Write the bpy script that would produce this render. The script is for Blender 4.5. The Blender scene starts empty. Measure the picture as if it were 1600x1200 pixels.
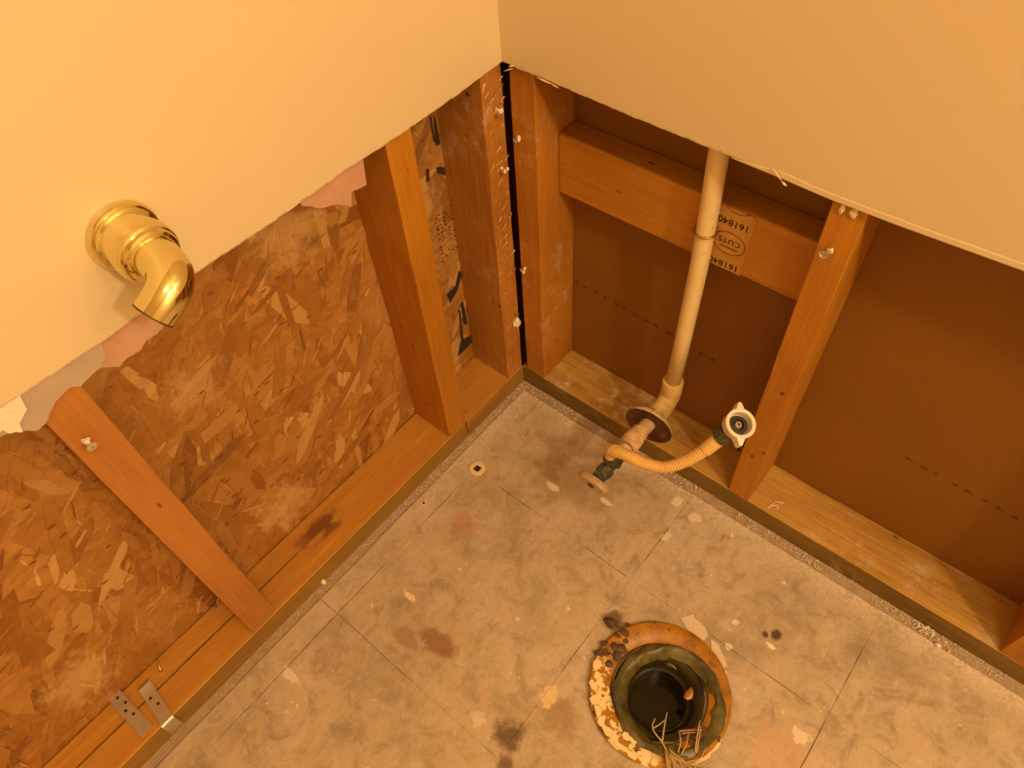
import bpy, bmesh, math, random
from mathutils import Vector, Matrix, noise

random.seed(7)
scene = bpy.context.scene
C = scene.collection

# ------------------------------------------------------------------ camera
CAM = Vector((0.5276, -0.5890, 1.0353))
yaw, pit, rol = 0.7569, -0.9186, -0.0898
fw = Vector((-math.sin(yaw)*math.cos(pit), math.cos(yaw)*math.cos(pit), math.sin(pit)))
r0 = Vector((math.cos(yaw), math.sin(yaw), 0)); u0 = r0.cross(fw)
rt = r0*math.cos(rol) + u0*math.sin(rol); up = -r0*math.sin(rol) + u0*math.cos(rol)
cd = bpy.data.cameras.new('camera'); cam = bpy.data.objects.new('camera', cd); C.objects.link(cam)
M = Matrix((rt, up, -fw)).transposed().to_4x4(); M.translation = CAM
cam.matrix_world = M
cd.sensor_width = 36; cd.lens = 1149.06*36/1600; cd.clip_start = 0.01
scene.camera = cam

# ------------------------------------------------------------------ light
w = bpy.data.worlds.new('world'); scene.world = w; w.use_nodes = True
w.node_tree.nodes['Background'].inputs[0].default_value = (1, .62, .3, 1)
w.node_tree.nodes['Background'].inputs[1].default_value = 0.05

def lamp(name, kind, loc, energy, col, size):
    d = bpy.data.lights.new(name, kind); d.energy = energy; d.color = col
    if kind == 'POINT': d.shadow_soft_size = size
    else: d.shape = 'DISK'; d.size = size
    o = bpy.data.objects.new(name, d); C.objects.link(o); o.location = loc
    return o
WARM = (1.0, 0.745, 0.40)
# vanity bulbs at the side of the room, and an added soft fill light under the ceiling
lamp('vanity_bulb', 'POINT', (1.56, -0.54, 1.64), 39, WARM, 0.045)
lamp('vanity_bulb', 'POINT', (1.40, -0.20, 1.50), 10, WARM, 0.045)
lamp('ceiling_fill', 'AREA', (1.15, -0.75, 2.36), 8, WARM, 0.3)

vs = scene.view_settings
vs.view_transform = 'Standard'; vs.look = 'None'; vs.gamma = 1; vs.exposure = 0.07
vs.use_curve_mapping = False

# ------------------------------------------------------------------ constants (metres)
T, D, W, P = .0065, .0804, .038, .038         # drywall, stud depth, stud width, plate height
XF, XB = -T, -T-D                              # left wall stud front / sheathing face
YF, YB = T, T+D                                # right wall stud front / backing face
RX, RY, RZ = 2.1, -2.3, 2.4                    # room

# ------------------------------------------------------------------ material helpers
class NT:
    def __init__(s, name):
        s.m = bpy.data.materials.new(name); s.m.use_nodes = True
        s.t = s.m.node_tree; s.b = s.t.nodes['Principled BSDF']
    def n(s, typ, **kw):
        nd = s.t.nodes.new(typ)
        for k, v in kw.items(): setattr(nd, k, v)
        return nd
    def l(s, a, b): s.t.links.new(a, b)
    def noise(s, vec, scale, detail=4, rough=.55, dist=0):
        n = s.n('ShaderNodeTexNoise'); n.inputs['Scale'].default_value = scale
        n.inputs['Detail'].default_value = detail; n.inputs['Roughness'].default_value = rough
        n.inputs['Distortion'].default_value = dist
        if vec is not None: s.l(vec, n.inputs['Vector'])
        return n.outputs['Fac']
    def voro(s, vec, scale, feature='F1', out='Distance', rnd=1):
        n = s.n('ShaderNodeTexVoronoi'); n.feature = feature
        n.inputs['Scale'].default_value = scale; n.inputs['Randomness'].default_value = rnd
        s.l(vec, n.inputs['Vector']); return n.outputs[out]
    def ramp(s, fac, stops, interp='LINEAR'):
        r = s.n('ShaderNodeValToRGB'); r.color_ramp.interpolation = interp
        e = r.color_ramp.elements
        while len(e) < len(stops): e.new(.5)
        for i, (p, c) in enumerate(stops):
            e[i].position = p
            e[i].color = (c, c, c, 1) if isinstance(c, (int, float)) else (*c, 1)
        s.l(fac, r.inputs[0]); return r.outputs[0]
    def mix(s, fac, a, b, mode='MIX'):
        n = s.n('ShaderNodeMix', data_type='RGBA', blend_type=mode)
        for sock, v in ((n.inputs[0], fac), (n.inputs[6], a), (n.inputs[7], b)):
            if isinstance(v, (int, float)): sock.default_value = v
            elif isinstance(v, tuple): sock.default_value = (*v, 1)
            else: s.l(v, sock)
        return n.outputs[2]
    def math(s, op, a, b=None, clamp=False):
        n = s.n('ShaderNodeMath', operation=op, use_clamp=clamp)
        for i, v in enumerate((a, b)):
            if v is None: continue
            if isinstance(v, (int, float)): n.inputs[i].default_value = v
            else: s.l(v, n.inputs[i])
        return n.outputs[0]
    def mapping(s, vec, scale=(1, 1, 1), loc=(0, 0, 0), rot=(0, 0, 0)):
        n = s.n('ShaderNodeMapping'); n.inputs['Scale'].default_value = scale
        n.inputs['Location'].default_value = loc; n.inputs['Rotation'].default_value = rot
        s.l(vec, n.inputs['Vector']); return n.outputs[0]
    def pos(s): return s.n('ShaderNodeNewGeometry').outputs['Position']
    def objpos(s):
        o = s.n('ShaderNodeTexCoord').outputs['Object']
        r = s.n('ShaderNodeObjectInfo').outputs['Random']
        k = s.math('MULTIPLY', r, 37.0)
        a = s.n('ShaderNodeVectorMath', operation='ADD'); s.l(o, a.inputs[0])
        cmb = s.n('ShaderNodeCombineXYZ')
        for i in range(3): s.l(k, cmb.inputs[i])
        s.l(cmb.outputs[0], a.inputs[1]); return a.outputs[0]
    def bump(s, h, strength=.3, dist=.002):
        n = s.n('ShaderNodeBump'); n.inputs['Strength'].default_value = strength
        n.inputs['Distance'].default_value = dist; s.l(h, n.inputs['Height'])
        s.l(n.outputs[0], s.b.inputs['Normal'])
    def col(s, c):
        if isinstance(c, tuple): s.b.inputs['Base Color'].default_value = (*c, 1)
        else: s.l(c, s.b.inputs['Base Color'])
    def set(s, **kw):
        for k, v in kw.items():
            i = s.b.inputs[k.replace('_', ' ')]
            if isinstance(v, (int, float)): i.default_value = v
            elif isinstance(v, tuple): i.default_value = (*v, 1)
            else: s.l(v, i)
        return s.m
    def spot(s, x, y, r, soft=.5, warp=None, wamp=.02, sx=1, sy=1):
        """0..1 mask round a world point (x, y), edge broken up by noise"""
        sep = s.n('ShaderNodeSeparateXYZ'); s.l(s.pos(), sep.inputs[0])
        dx = s.math('MULTIPLY', s.math('SUBTRACT', sep.outputs[0], x), 1/sx)
        dy = s.math('MULTIPLY', s.math('SUBTRACT', sep.outputs[1], y), 1/sy)
        d = s.math('SQRT', s.math('ADD', s.math('MULTIPLY', dx, dx), s.math('MULTIPLY', dy, dy)))
        if warp is not None: d = s.math('ADD', d, s.math('MULTIPLY', s.math('SUBTRACT', warp, .5), wamp*2))
        n = s.n('ShaderNodeMapRange'); n.interpolation_type = 'SMOOTHSTEP'
        n.inputs[1].default_value = r; n.inputs[2].default_value = r*(1-soft)
        s.l(d, n.inputs[0]); return n.outputs[0]

def plain(name, c, rough=.5, metal=0, var=.15, scale=60, bump=0):
    k = NT(name); p = k.objpos()
    n = k.noise(p, scale)
    k.col(k.mix(n, tuple(x*(1-var) for x in c), tuple(min(1, x*(1+var)) for x in c)))
    if bump: k.bump(n, bump)
    return k.set(Roughness=rough, Metallic=metal)

def wood(name, light, dark, axis=2, dust=0, freq=1.0, knots=True):
    """sawn lumber: grain stretched along one axis, knots, nail holes, plaster dust"""
    k = NT(name); p = k.objpos()
    st = [16*freq]*3; st[axis] = 1.1*freq
    g = k.mapping(p, tuple(st))
    a = k.noise(g, 3.0, 5, .6, 1.2)
    st2 = [90]*3; st2[axis] = 4
    b = k.noise(k.mapping(p, tuple(st2)), 3.5, 3, .6)
    c = k.ramp(a, [(.28, dark), (.5, tuple((x+y)/2 for x, y in zip(light, dark))), (.72, light)])
    c = k.mix(k.ramp(b, [(.35, .0), (.7, .55)]), c, tuple(x*.72 for x in dark))
    big = k.noise(p, 5, 2)
    c = k.mix(k.ramp(big, [(.4, 0), (.65, .5)]), c, tuple(min(1, x*1.12) for x in light))
    if knots:
        st3 = [9]*3; st3[axis] = 4
        v = k.voro(k.mapping(p, tuple(st3)), 2.1)
        c = k.mix(k.ramp(v, [(.028, .85), (.06, 0)]), c, tuple(x*.33 for x in dark))
        v2 = k.voro(p, 17)
        c = k.mix(k.ramp(v2, [(.035, .9), (.06, 0)]), c, tuple(x*.2 for x in dark))
    if dust:
        d = k.noise(p, 38, 6, .75); d2 = k.noise(p, 9, 3)
        m = k.math('MULTIPLY', k.ramp(d, [(.5, 0), (.68, 1)]), k.ramp(d2, [(.45, 0), (.62, dust)]))
        c = k.mix(m, c, (.70, .56, .44))
    k.col(c); k.bump(k.math('ADD', a, b), .25, .0015)
    return k.set(Roughness=.62)

# ------------------------------------------------------------------ materials
MAT = {}
k = NT('painted_drywall'); p = k.pos()
n1 = k.noise(p, 420, 2); n2 = k.noise(p, 3, 3)
k.col(k.mix(n2, (.70, .57, .37), (.735, .60, .39))); k.bump(n1, .10, .0008)
MAT['paint'] = k.set(Roughness=.42)

k = NT('gypsum_edge'); p = k.pos()
k.col(k.ramp(k.noise(p, 160, 5, .7), [(.35, (.62, .46, .28)), (.6, (.88, .74, .55))])); k.bump(k.noise(p, 300), .6)
MAT['gypsum'] = k.set(Roughness=.85)
MAT['plaster'] = plain('white_plaster', (.86, .75, .62), .9, var=.12, scale=220, bump=.5)
MAT['grey_paper'] = plain('torn_grey_paper', (.47, .36, .29), .9, var=.15, scale=50, bump=.3)
MAT['pink_paper'] = plain('torn_pink_paper', (.55, .31, .22), .9, var=.2, scale=40, bump=.3)
MAT['shred'] = plain('gypsum_shred', (.66, .40, .20), .9, var=.3, scale=200)
MAT['fray'] = plain('frayed_paper', (.80, .62, .40), .9)

PL, PD = (.53, .22, .010), (.40, .142, .005)
MAT['stud_z'] = wood('pine_stud', PL, PD, 2)
MAT['stud_red'] = wood('reddish_pine_stud', (.50, .205, .040), (.40, .15, .026), 2, freq=.8)
MAT['stud_dusty'] = wood('plaster_smeared_stud', (.52, .215, .018), (.37, .130, .008), 2, dust=.5)
MAT['stud_torn'] = wood('rough_smeared_stud', (.55, .245, .04), (.36, .12, .010), 2, dust=.7, freq=1.5)
MAT['plate_x'] = wood('dusty_plate', (.62, .37, .085), (.36, .165, .020), 0, dust=1.0, freq=2.0)
MAT['plate_y'] = wood('pine_plate', (.60, .29, .04), (.45, .18, .018), 1)
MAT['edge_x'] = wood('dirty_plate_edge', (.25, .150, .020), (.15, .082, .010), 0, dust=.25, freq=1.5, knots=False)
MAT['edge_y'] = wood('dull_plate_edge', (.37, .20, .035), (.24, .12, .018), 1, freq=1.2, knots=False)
MAT['block_x'] = wood('pine_block', (.56, .255, .022), (.43, .165, .010), 0)

# left plate: same pine with a dark resin stain where the split begins
k = NT('stained_plate'); p = k.objpos()
a = k.noise(k.mapping(p, (16, 1.1, 16)), 3, 5, .6, 1.2)
b = k.noise(k.mapping(p, (90, 4, 90)), 3.5, 3, .6)
c = k.ramp(a, [(.28, (.46, .185, .018)), (.72, (.60, .29, .045))])
c = k.mix(k.ramp(b, [(.35, 0), (.7, .45)]), c, (.34, .125, .012))
wn = k.noise(k.pos(), 45, 3)
c = k.mix(k.math('MULTIPLY', k.spot(-.057, -.425, .03, .6, wn, .02, .55, 1.5), .9), c, (.16, .045, .012))
c = k.mix(k.math('MULTIPLY', k.spot(-.04, -.415, .016, .7, wn, .012, .6, 2.2), .7), c, (.13, .045, .012))
k.col(c); k.bump(k.math('ADD', a, b), .25, .0015)
MAT['plate_stained'] = k.set(Roughness=.6)

# oriented strand board: base and strands
def osb(name, src):
    k = NT(name); p = k.objpos() if src == 'object' else k.pos()
    if src == 'object': r = k.n('ShaderNodeObjectInfo').outputs['Random']
    elif src == 'island': r = k.n('ShaderNodeNewGeometry').outputs['Random Per Island']
    else: r = k.voro(k.mapping(p, (1, 30, 14), rot=(.5, 0, 0)), 1.0, out='Color')
    c = k.ramp(r, [(0, (.24, .085, .010)), (.2, (.36, .15, .022)), (.55, (.43, .19, .032)), (.85, (.51, .25, .058)), (1, (.68, .41, .15))])
    tc = k.n('ShaderNodeTexCoord').outputs['Object'] if src == 'object' else p
    g = k.noise(k.mapping(tc, (1, 3, 26) if src == 'object' else (60, 45, 90)), 1, 4, .65)
    c = k.mix(k.ramp(g, [(.36, .40), (.6, 0)]), c, (.22, .08, .012))
    d = k.noise(k.pos(), 55, 5, .7)
    c = k.mix(k.ramp(d, [(.52, 0), (.75, .45)]), c, (.58, .33, .12))
    big = k.noise(k.pos(), 6.5, 2)
    c = k.mix(k.ramp(big, [(.52, 0), (.70, .35)]), c, (.60, .36, .15))
    # pale fresh-looking areas
    sw = k.n('ShaderNodeSeparateXYZ'); k.l(k.pos(), sw.inputs[0])
    for py, pz, pr_, am in ((-.275, .50, .055, .6), (-.44, .10, .055, .7), (-.76, .12, .055, .6), (-.45, .40, .04, .45), (-.09, .40, .05, .55)):
        dy = k.math('SUBTRACT', sw.outputs[1], py); dz = k.math('SUBTRACT', sw.outputs[2], pz)
        dd = k.math('SQRT', k.math('ADD', k.math('MULTIPLY', dy, dy), k.math('MULTIPLY', dz, dz)))
        dd = k.math('ADD', dd, k.math('MULTIPLY', k.math('SUBTRACT', d, .5), .16))
        mr = k.n('ShaderNodeMapRange'); mr.inputs[1].default_value = pr_; mr.inputs[2].default_value = pr_*.35; k.l(dd, mr.inputs[0])
        c = k.mix(k.math('MULTIPLY', mr.outputs[0], am), c, (.66, .42, .17))
    dk = k.voro(k.mapping(k.pos(), (30, 16, 44), rot=(.7, 0, 0)), 1.3)
    c = k.mix(k.ramp(dk, [(.07, .75), (.13, 0)]), c, (.10, .035, .008))
    k.col(c); k.bump(k.math('ADD', g, d), .5, .0015)
    return k.set(Roughness=.6)
MAT['osb_base'] = osb('strand_board', 'voro')
MAT['osb_strand'] = osb('strand_board_flake', 'object')
MAT['osb_small'] = osb('strand_board_small_flakes', 'island')
MAT['ink'] = plain('black_ink', (.035, .018, .01), .8)

k = NT('kraft_backing'); p = k.pos()
k.col(k.mix(k.noise(p, 7, 3), (.225, .088, .003), (.265, .108, .004)))
k.bump(k.noise(p, 260), .12)
MAT['kraft'] = k.set(Roughness=.7)
MAT['kraft_ink'] = plain('brown_ink', (.14, .042, .003), .8)

# floor: stained composition tile with scuffs, glue and plaster dust
k = NT('stained_floor_tile'); p = k.pos()
n1 = k.noise(p, 7, 6, .62, .6); n2 = k.noise(p, 26, 6, .7, .8); n3 = k.noise(p, 110, 4, .7)
c = k.ramp(n1, [(.30, (.34, .255, .17)), (.42, (.45, .345, .235)), (.54, (.53, .405, .285)), (.66, (.57, .45, .35)), (.80, (.62, .44, .27))])
c = k.mix(k.ramp(n2, [(.34, .85), (.50, 0)]), c, (.34, .245, .155))
c = k.mix(k.ramp(n2, [(.54, 0), (.72, .6)]), c, (.66, .52, .40))
c = k.mix(k.ramp(n3, [(.3, .45), (.45, 0)]), c, (.31, .22, .14))
n4 = k.noise(k.mapping(p, (1, 1, 1), (9, 5, 0)), 15, 5, .65, 1.5)
c = k.mix(k.ramp(n4, [(.54, 0), (.68, .45)]), c, (.60, .40, .235))
c = k.mix(k.ramp(n4, [(.30, .35), (.44, 0)]), c, (.40, .30, .21))
n5 = k.noise(k.mapping(p, (50, 9, 1), (2, 7, 0), (0, 0, .9)), 2.4, 4, .7)
c = k.mix(k.ramp(n5, [(.32, .4), (.46, 0)]), c, (.36, .25, .15))
n6 = k.noise(p, 75, 5, .75)
c = k.mix(k.ramp(n6, [(.56, 0), (.72, .6)]), c, (.68, .53, .40))
# pale scuffs: short strokes in two directions
for rot, sc, loc in ((.65, (7, 34, 1), (0, 0, 0)), (-.5, (30, 8, 1), (3, 1, 0))):
    s_ = k.noise(k.mapping(p, sc, loc, (0, 0, rot)), 3.2, 3, .6)
    c = k.mix(k.ramp(s_, [(.66, 0), (.76, .55)]), c, (.78, .64, .52))
# white paint specks
wp_ = k.n('ShaderNodeVectorMath', operation='ADD'); k.l(p, wp_.inputs[0])
wv = k.n('ShaderNodeTexNoise'); wv.inputs['Scale'].default_value = 60; k.l(p, wv.inputs['Vector'])
sc_ = k.n('ShaderNodeVectorMath', operation='SCALE'); sc_.inputs['Scale'].default_value = .02; k.l(wv.outputs['Color'], sc_.inputs[0]); k.l(sc_.outputs[0], wp_.inputs[1])
v = k.voro(wp_.outputs[0], 16)
c = k.mix(k.ramp(v, [(.035, .85), (.07, 0)]), c, (.82, .69, .53))
v = k.voro(k.mapping(wp_.outputs[0], (1, 1, 1), (4, 2, 0)), 48)
c = k.mix(k.math('MULTIPLY', k.ramp(v, [(.05, .85), (.10, 0)]), k.ramp(n1, [(.48, 0), (.56, 1)])), c, (.80, .67, .52))
wn = k.noise(p, 42, 5, .7)
for x, y, r, sx, sy, col, amt in (
    (.345, -.462, .026, 1, 1, (.13, .065, .03), .9),      # black glue blot
    (.362, -.492, .016, 1, 1, (.13, .065, .03), .8),
    (.190, -.432, .030, 1.5, .7, (.26, .11, .05), .8),    # red-brown smear
    (.152, -.452, .022, 1.6, .8, (.30, .16, .08), .6),
    (.552, -.132, .010, 1, 1, (.08, .04, .02), .95),
    (.540, -.140, .006, 1, 1, (.08, .04, .02), .9),
    (.205, -.100, .060, 1.2, 1, (.36, .24, .13), .6),    # valve and hose shadow painted on the floor, with the next spot
    (.160, -.130, .040, 1, 1, (.38, .26, .15), .5),
    (.365, -.255, .020, 1, 1, (.12, .06, .03), .85),
    (.380, -.400, .030, 1.2, 1, (.33, .20, .11), .7),
    (.358, -.391, .012, 1, 1.3, (.80, .58, .30), .85),    # yellow-white glue flake
    (.10, -.27, .03, 1, 1, (.52, .26, .15), .5),
    (.62, -.26, .05, 1, 1, (.60, .36, .19), .5),
    (.110, -.406, .007, 2.2, .8, (.82, .68, .50), .9),    # dabs of old white paint
    (.227, -.612, .009, 1, 1.3, (.86, .74, .58), .95),
    (.500, -.150, .006, 1, 1, (.80, .66, .50), .9),
    (.510, -.185, .006, 1, 1, (.80, .66, .50), .9),
    (.335, -.037, .008, 1, 1.4, (.80, .66, .50), .85),
    (.372, -.045, .008, 1.4, 1, (.80, .66, .50), .8),
    (.355, -.100, .009, 1, 1.2, (.80, .66, .50), .8),
    (.165, -.135, .006, 2.4, 1, (.80, .66, .50), .8),
    (.250, -.105, .005, 2.6, .8, (.80, .66, .50), .85),
    (.060, -.590, .008, 2.5, .8, (.80, .66, .52), .8),
    (.300, -.470, .010, 1, 1, (.76, .62, .48), .6),
    (.635, -.228, .009, 1.6, 1, (.80, .66, .50), .8)):
    c = k.mix(k.math('MULTIPLY', k.spot(x, y, r, .3 if col[0] > .7 else .6, wn, r*(1.7 if col[0] > .7 else .9), sx, sy), amt), c, col)
# plaster dust swept against the walls
sep = k.n('ShaderNodeSeparateXYZ'); k.l(p, sep.inputs[0])
ey = k.ramp(k.math('ADD', sep.outputs[1], 1.0), [(.955, 0), (.985, 1)])
ex = k.ramp(k.math('SUBTRACT', 1.0, sep.outputs[0]), [(.945, 0), (.985, 1)])
ex = k.math('MULTIPLY', ex, k.ramp(k.math('ADD', sep.outputs[1], 1.0), [(.60, .18), (.86, 1)]))
edge = k.math('MAXIMUM', ey, ex)
dust = k.noise(p, 190, 5, .8)
c = k.mix(k.math('MULTIPLY', k.math('MULTIPLY', edge, k.ramp(dust, [(.40, 0), (.58, 1)])), .85), c, (.76, .62, .48))
k.col(c); k.bump(k.math('ADD', n2, n3), .30, .0015)
k.set(Roughness=k.ramp(n2, [(.3, .38), (.7, .6)]))
MAT['tile'] = k.m
MAT['slab'] = plain('concrete_slab', (.40, .28, .18), .85, var=.35, scale=90, bump=.6)

# plumbing
k = NT('yellowed_plastic'); p = k.objpos()
MATc = k.mix(k.noise(p, 30, 5), (.82, .63, .31), (.88, .69, .38))
MATc = k.mix(k.ramp(k.noise(p, 130, 4), [(.62, 0), (.75, .6)]), MATc, (.40, .25, .08))
k.col(MATc); k.bump(k.noise(p, 200), .1)
MAT['cpvc'] = k.set(Roughness=.38)
MAT['cpvc_dark'] = plain('tan_plastic_fitting', (.74, .52, .22), .4, var=.12, scale=60)
k = NT('old_lime_crusted_brass'); p = k.objpos()
c = k.ramp(k.noise(p, 70, 5, .7), [(.35, (.55, .30, .13)), (.52, (.70, .46, .25)), (.68, (.80, .62, .42))]); k.col(c)
k.bump(k.noise(p, 120), .4); MAT['crust'] = k.set(Roughness=.6)
k = NT('rusty_escutcheon'); p = k.objpos()
k.col(k.ramp(k.noise(p, 90, 6, .75), [(.38, (.055, .014, .006)), (.58, (.11, .032, .012)), (.66, (.30, .15, .08)), (.72, (.62, .45, .32))]))
k.bump(k.noise(p, 150), .5); MAT['rust'] = k.set(Roughness=.55)
k = NT('chipped_white_rim'); p = k.objpos()
k.col(k.ramp(k.noise(p, 60, 5, .7), [(.34, (.20, .07, .02)), (.42, (.62, .42, .24)), (.6, (.78, .60, .40))])); MAT['rim'] = k.set(Roughness=.5)
k = NT('verdigris'); p = k.objpos()
k.col(k.ramp(k.noise(p, 160, 6, .75), [(.32, (.03, .03, .015)), (.5, (.085, .085, .045)), (.66, (.17, .16, .085)), (.78, (.36, .30, .18))]))
k.bump(k.noise(p, 190), .7); MAT['green'] = k.set(Roughness=.5, Metallic=.3)
MAT['handle'] = plain('cloudy_handle', (.46, .31, .20), .4, var=.2, scale=120)
MAT['dark'] = plain('dark_rubber', (.03, .018, .01), .5)
MAT['hose'] = plain('braided_nylon', (.77, .49, .17), .5, var=.12, scale=300)
MAT['nut'] = plain('white_nylon_nut', (.86, .76, .64), .35, var=.05)
MAT['wire'] = plain('copper_wire', (.55, .30, .14), .35, 1.0)

k = NT('polished_brass'); p = k.objpos()
k.col(k.mix(k.noise(p, 25, 3), (.74, .64, .30), (.82, .72, .38)))
MAT['brass'] = k.set(Roughness=.10, Metallic=1.0)
MAT['brass_in'] = plain('dark_brass_bore', (.12, .07, .02), .6, .5)

MAT['steel'] = plain('galvanised_steel', (.62, .56, .44), .38, .85, var=.2, scale=60)
MAT['screw'] = plain('bright_screw', (.70, .64, .52), .3, .9)

k = NT('rusted_flange'); p = k.objpos()
a = k.noise(p, 38, 6, .7)
c = k.ramp(a, [(.30, (.09, .032, .006)), (.45, (.36, .145, .010)), (.60, (.46, .20, .014)), (.75, (.42, .17, .012))])
c = k.mix(k.ramp(k.noise(p, 150, 4), [(.60, 0), (.72, .8)]), c, (.12, .045, .014))
oc = k.n('ShaderNodeTexCoord').outputs['Object']; so = k.n('ShaderNodeSeparateXYZ'); k.l(oc, so.inputs[0])
side = k.math('ADD', k.math('MULTIPLY', so.outputs[0], -.42), k.math('MULTIPLY', so.outputs[1], -.90))
pn = k.noise(k.mapping(oc, (1, 1, 1), (3, 1, 0)), 62, 4, .6, .4)
pm = k.math('MULTIPLY', k.ramp(pn, [(.515, 0), (.545, 1)]), k.ramp(k.math('ADD', k.math('MULTIPLY', side, 6), .4), [(.62, 0), (.72, 1)]))
c = k.mix(pm, c, (.84, .68, .38))
k.col(c); k.bump(a, .3); MAT['flange'] = k.set(Roughness=.42)
k = NT('old_wax'); p = k.objpos()
a = k.noise(p, 30, 5, .7)
c = k.ramp(a, [(.30, (.035, .028, .008)), (.46, (.085, .068, .018)), (.60, (.15, .12, .03)), (.76, (.26, .17, .04))]); k.col(c)
k.bump(k.noise(p, 60), .4); MAT['wax'] = k.set(Roughness=.35)
MAT['wax_dark'] = plain('blackened_wax', (.032, .026, .009), .35, var=.5, scale=60, bump=.5)
MAT['soil'] = plain('dark_corroded_lump', (.10, .05, .022), .6, var=.6, scale=120, bump=.8)
MAT['drain'] = plain('drain_pipe', (.022, .016, .006), .3, var=.3)
k = NT('drain_water'); k.col((.012, .009, .002)); MAT['water'] = k.set(Roughness=.04, IOR=1.33)
MAT['flake'] = plain('peeling_paint', (.85, .66, .34), .6, var=.15, scale=120, bump=.3)
MAT['caulk'] = plain('pale_caulk', (.70, .55, .42), .7, var=.1)
MAT['straw'] = plain('dry_straw', (.50, .34, .14), .7, var=.35, scale=90)
MAT['twig'] = plain('reddish_twig', (.42, .20, .10), .7, var=.3, scale=90)
MAT['cream'] = plain('cream_plastic', (.82, .62, .36), .45, var=.1, scale=80)

# ------------------------------------------------------------------ mesh helpers
def tag(o, label=None, cat=None, group=None, kind=None):
    if label: o['label'] = label
    if cat: o['category'] = cat
    if group: o['group'] = group
    if kind: o['kind'] = kind
    return o

def obj(name, verts, faces, mat, parent=None, loc=None, smooth=False, mats=None, fmat=None):
    me = bpy.data.meshes.new(name); me.from_pydata([tuple(v) for v in verts], [], faces)
    for m_ in (mats or [mat]): me.materials.append(MAT[m_])
    bm = bmesh.new(); bm.from_mesh(me)
    if fmat is None: bmesh.ops.recalc_face_normals(bm, faces=bm.faces)
    bm.to_mesh(me); bm.free()
    if fmat:
        for f, i in zip(me.polygons, fmat): f.material_index = i
    if smooth:
        for f in me.polygons: f.use_smooth = True
    me.update()
    o = bpy.data.objects.new(name, me); C.objects.link(o)
    if parent is not None: o.parent = parent
    if loc is not None: o.location = loc
    return o

def empty(name, loc=(0, 0, 0)):
    o = bpy.data.objects.new(name, None); C.objects.link(o); o.location = loc
    o.empty_display_size = .02
    return o

def box(name, lo, hi, mat, parent=None, bev=0.0015, wob=0, local=True, seg=None, axis=2):
    """bevelled board; with seg it is cut along its length and its edges wander a little"""
    lo, hi = Vector(lo), Vector(hi)
    org = Vector(((lo.x+hi.x)/2, (lo.y+hi.y)/2, lo.z)) if local else Vector((0, 0, 0))
    bm = bmesh.new()
    bmesh.ops.create_cube(bm, size=1)
    for v in bm.verts:
        v.co = Vector([(lo[i]+hi[i])/2 + v.co[i]*(hi[i]-lo[i]) for i in range(3)])
    if bev: bmesh.ops.bevel(bm, geom=bm.edges[:], offset=bev, segments=2, affect='EDGES', profile=.6)
    if seg:
        step = (hi[axis]-lo[axis])/seg; no = Vector((0, 0, 0)); no[axis] = 1
        for i in range(1, seg):
            co = lo.copy(); co[axis] = lo[axis]+step*i
            g = bm.verts[:]+bm.edges[:]+bm.faces[:]
            bmesh.ops.bisect_plane(bm, geom=g, plane_co=co, plane_no=no)
    if wob:
        for v in bm.verts:
            nv = noise.noise_vector(v.co*14)*wob; nv[axis] = 0
            mid = (lo+hi)/2
            for i in range(3):           # only ever shave wood away from the nominal section
                s = 1 if v.co[i] > mid[i] else -1
                nv[i] = -s*abs(nv[i]) if i != axis else 0
            v.co += nv
    bmesh.ops.recalc_face_normals(bm, faces=bm.faces)
    me = bpy.data.meshes.new(name)
    for v in bm.verts: v.co -= org
    bm.to_mesh(me); bm.free(); me.materials.append(MAT[mat])
    o = bpy.data.objects.new(name, me); C.objects.link(o); o.location = org
    if parent is not None:
        o.parent = parent; o.location = org - parent.location
    return o

def frame(d):
    d = Vector(d).normalized()
    a = Vector((0, 0, 1)) if abs(d.z) < .9 else Vector((1, 0, 0))
    u = d.cross(a).normalized(); return u, d.cross(u).normalized(), d

def tube_geo(pts, rad, sides=12, cap=True, ripple=None):
    pts = [Vector(q) for q in pts]; n = len(pts)
    rad = rad if isinstance(rad, (list, tuple)) else [rad]*n
    V, F = [], []; u = None
    for i, q in enumerate(pts):
        d = (pts[min(i+1, n-1)]-pts[max(i-1, 0)]).normalized()
        if u is None: u, v, _ = frame(d)
        else:
            u = (u - d*u.dot(d)).normalized()
        v = d.cross(u)
        for s in range(sides):
            a = 2*math.pi*s/sides
            V.append(q + (u*math.cos(a)+v*math.sin(a))*rad[i])
    for i in range(n-1):
        for s in range(sides):
            t = (s+1) % sides
            F.append((i*sides+s, i*sides+t, (i+1)*sides+t, (i+1)*sides+s))
    if cap: F += [tuple(range(sides))[::-1], tuple((n-1)*sides+s for s in range(sides))]
    return V, F

def tube(name, pts, rad, mat, parent=None, sides=12, cap=True, smooth=True, origin=None):
    V, F = tube_geo(pts, rad, sides, cap)
    o_ = Vector(origin) if origin is not None else (parent.location.copy() if parent is not None and parent.parent is None else Vector((0, 0, 0)))
    o = obj(name, [q-o_ for q in V], F, mat, parent, smooth=smooth)
    return o

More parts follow.
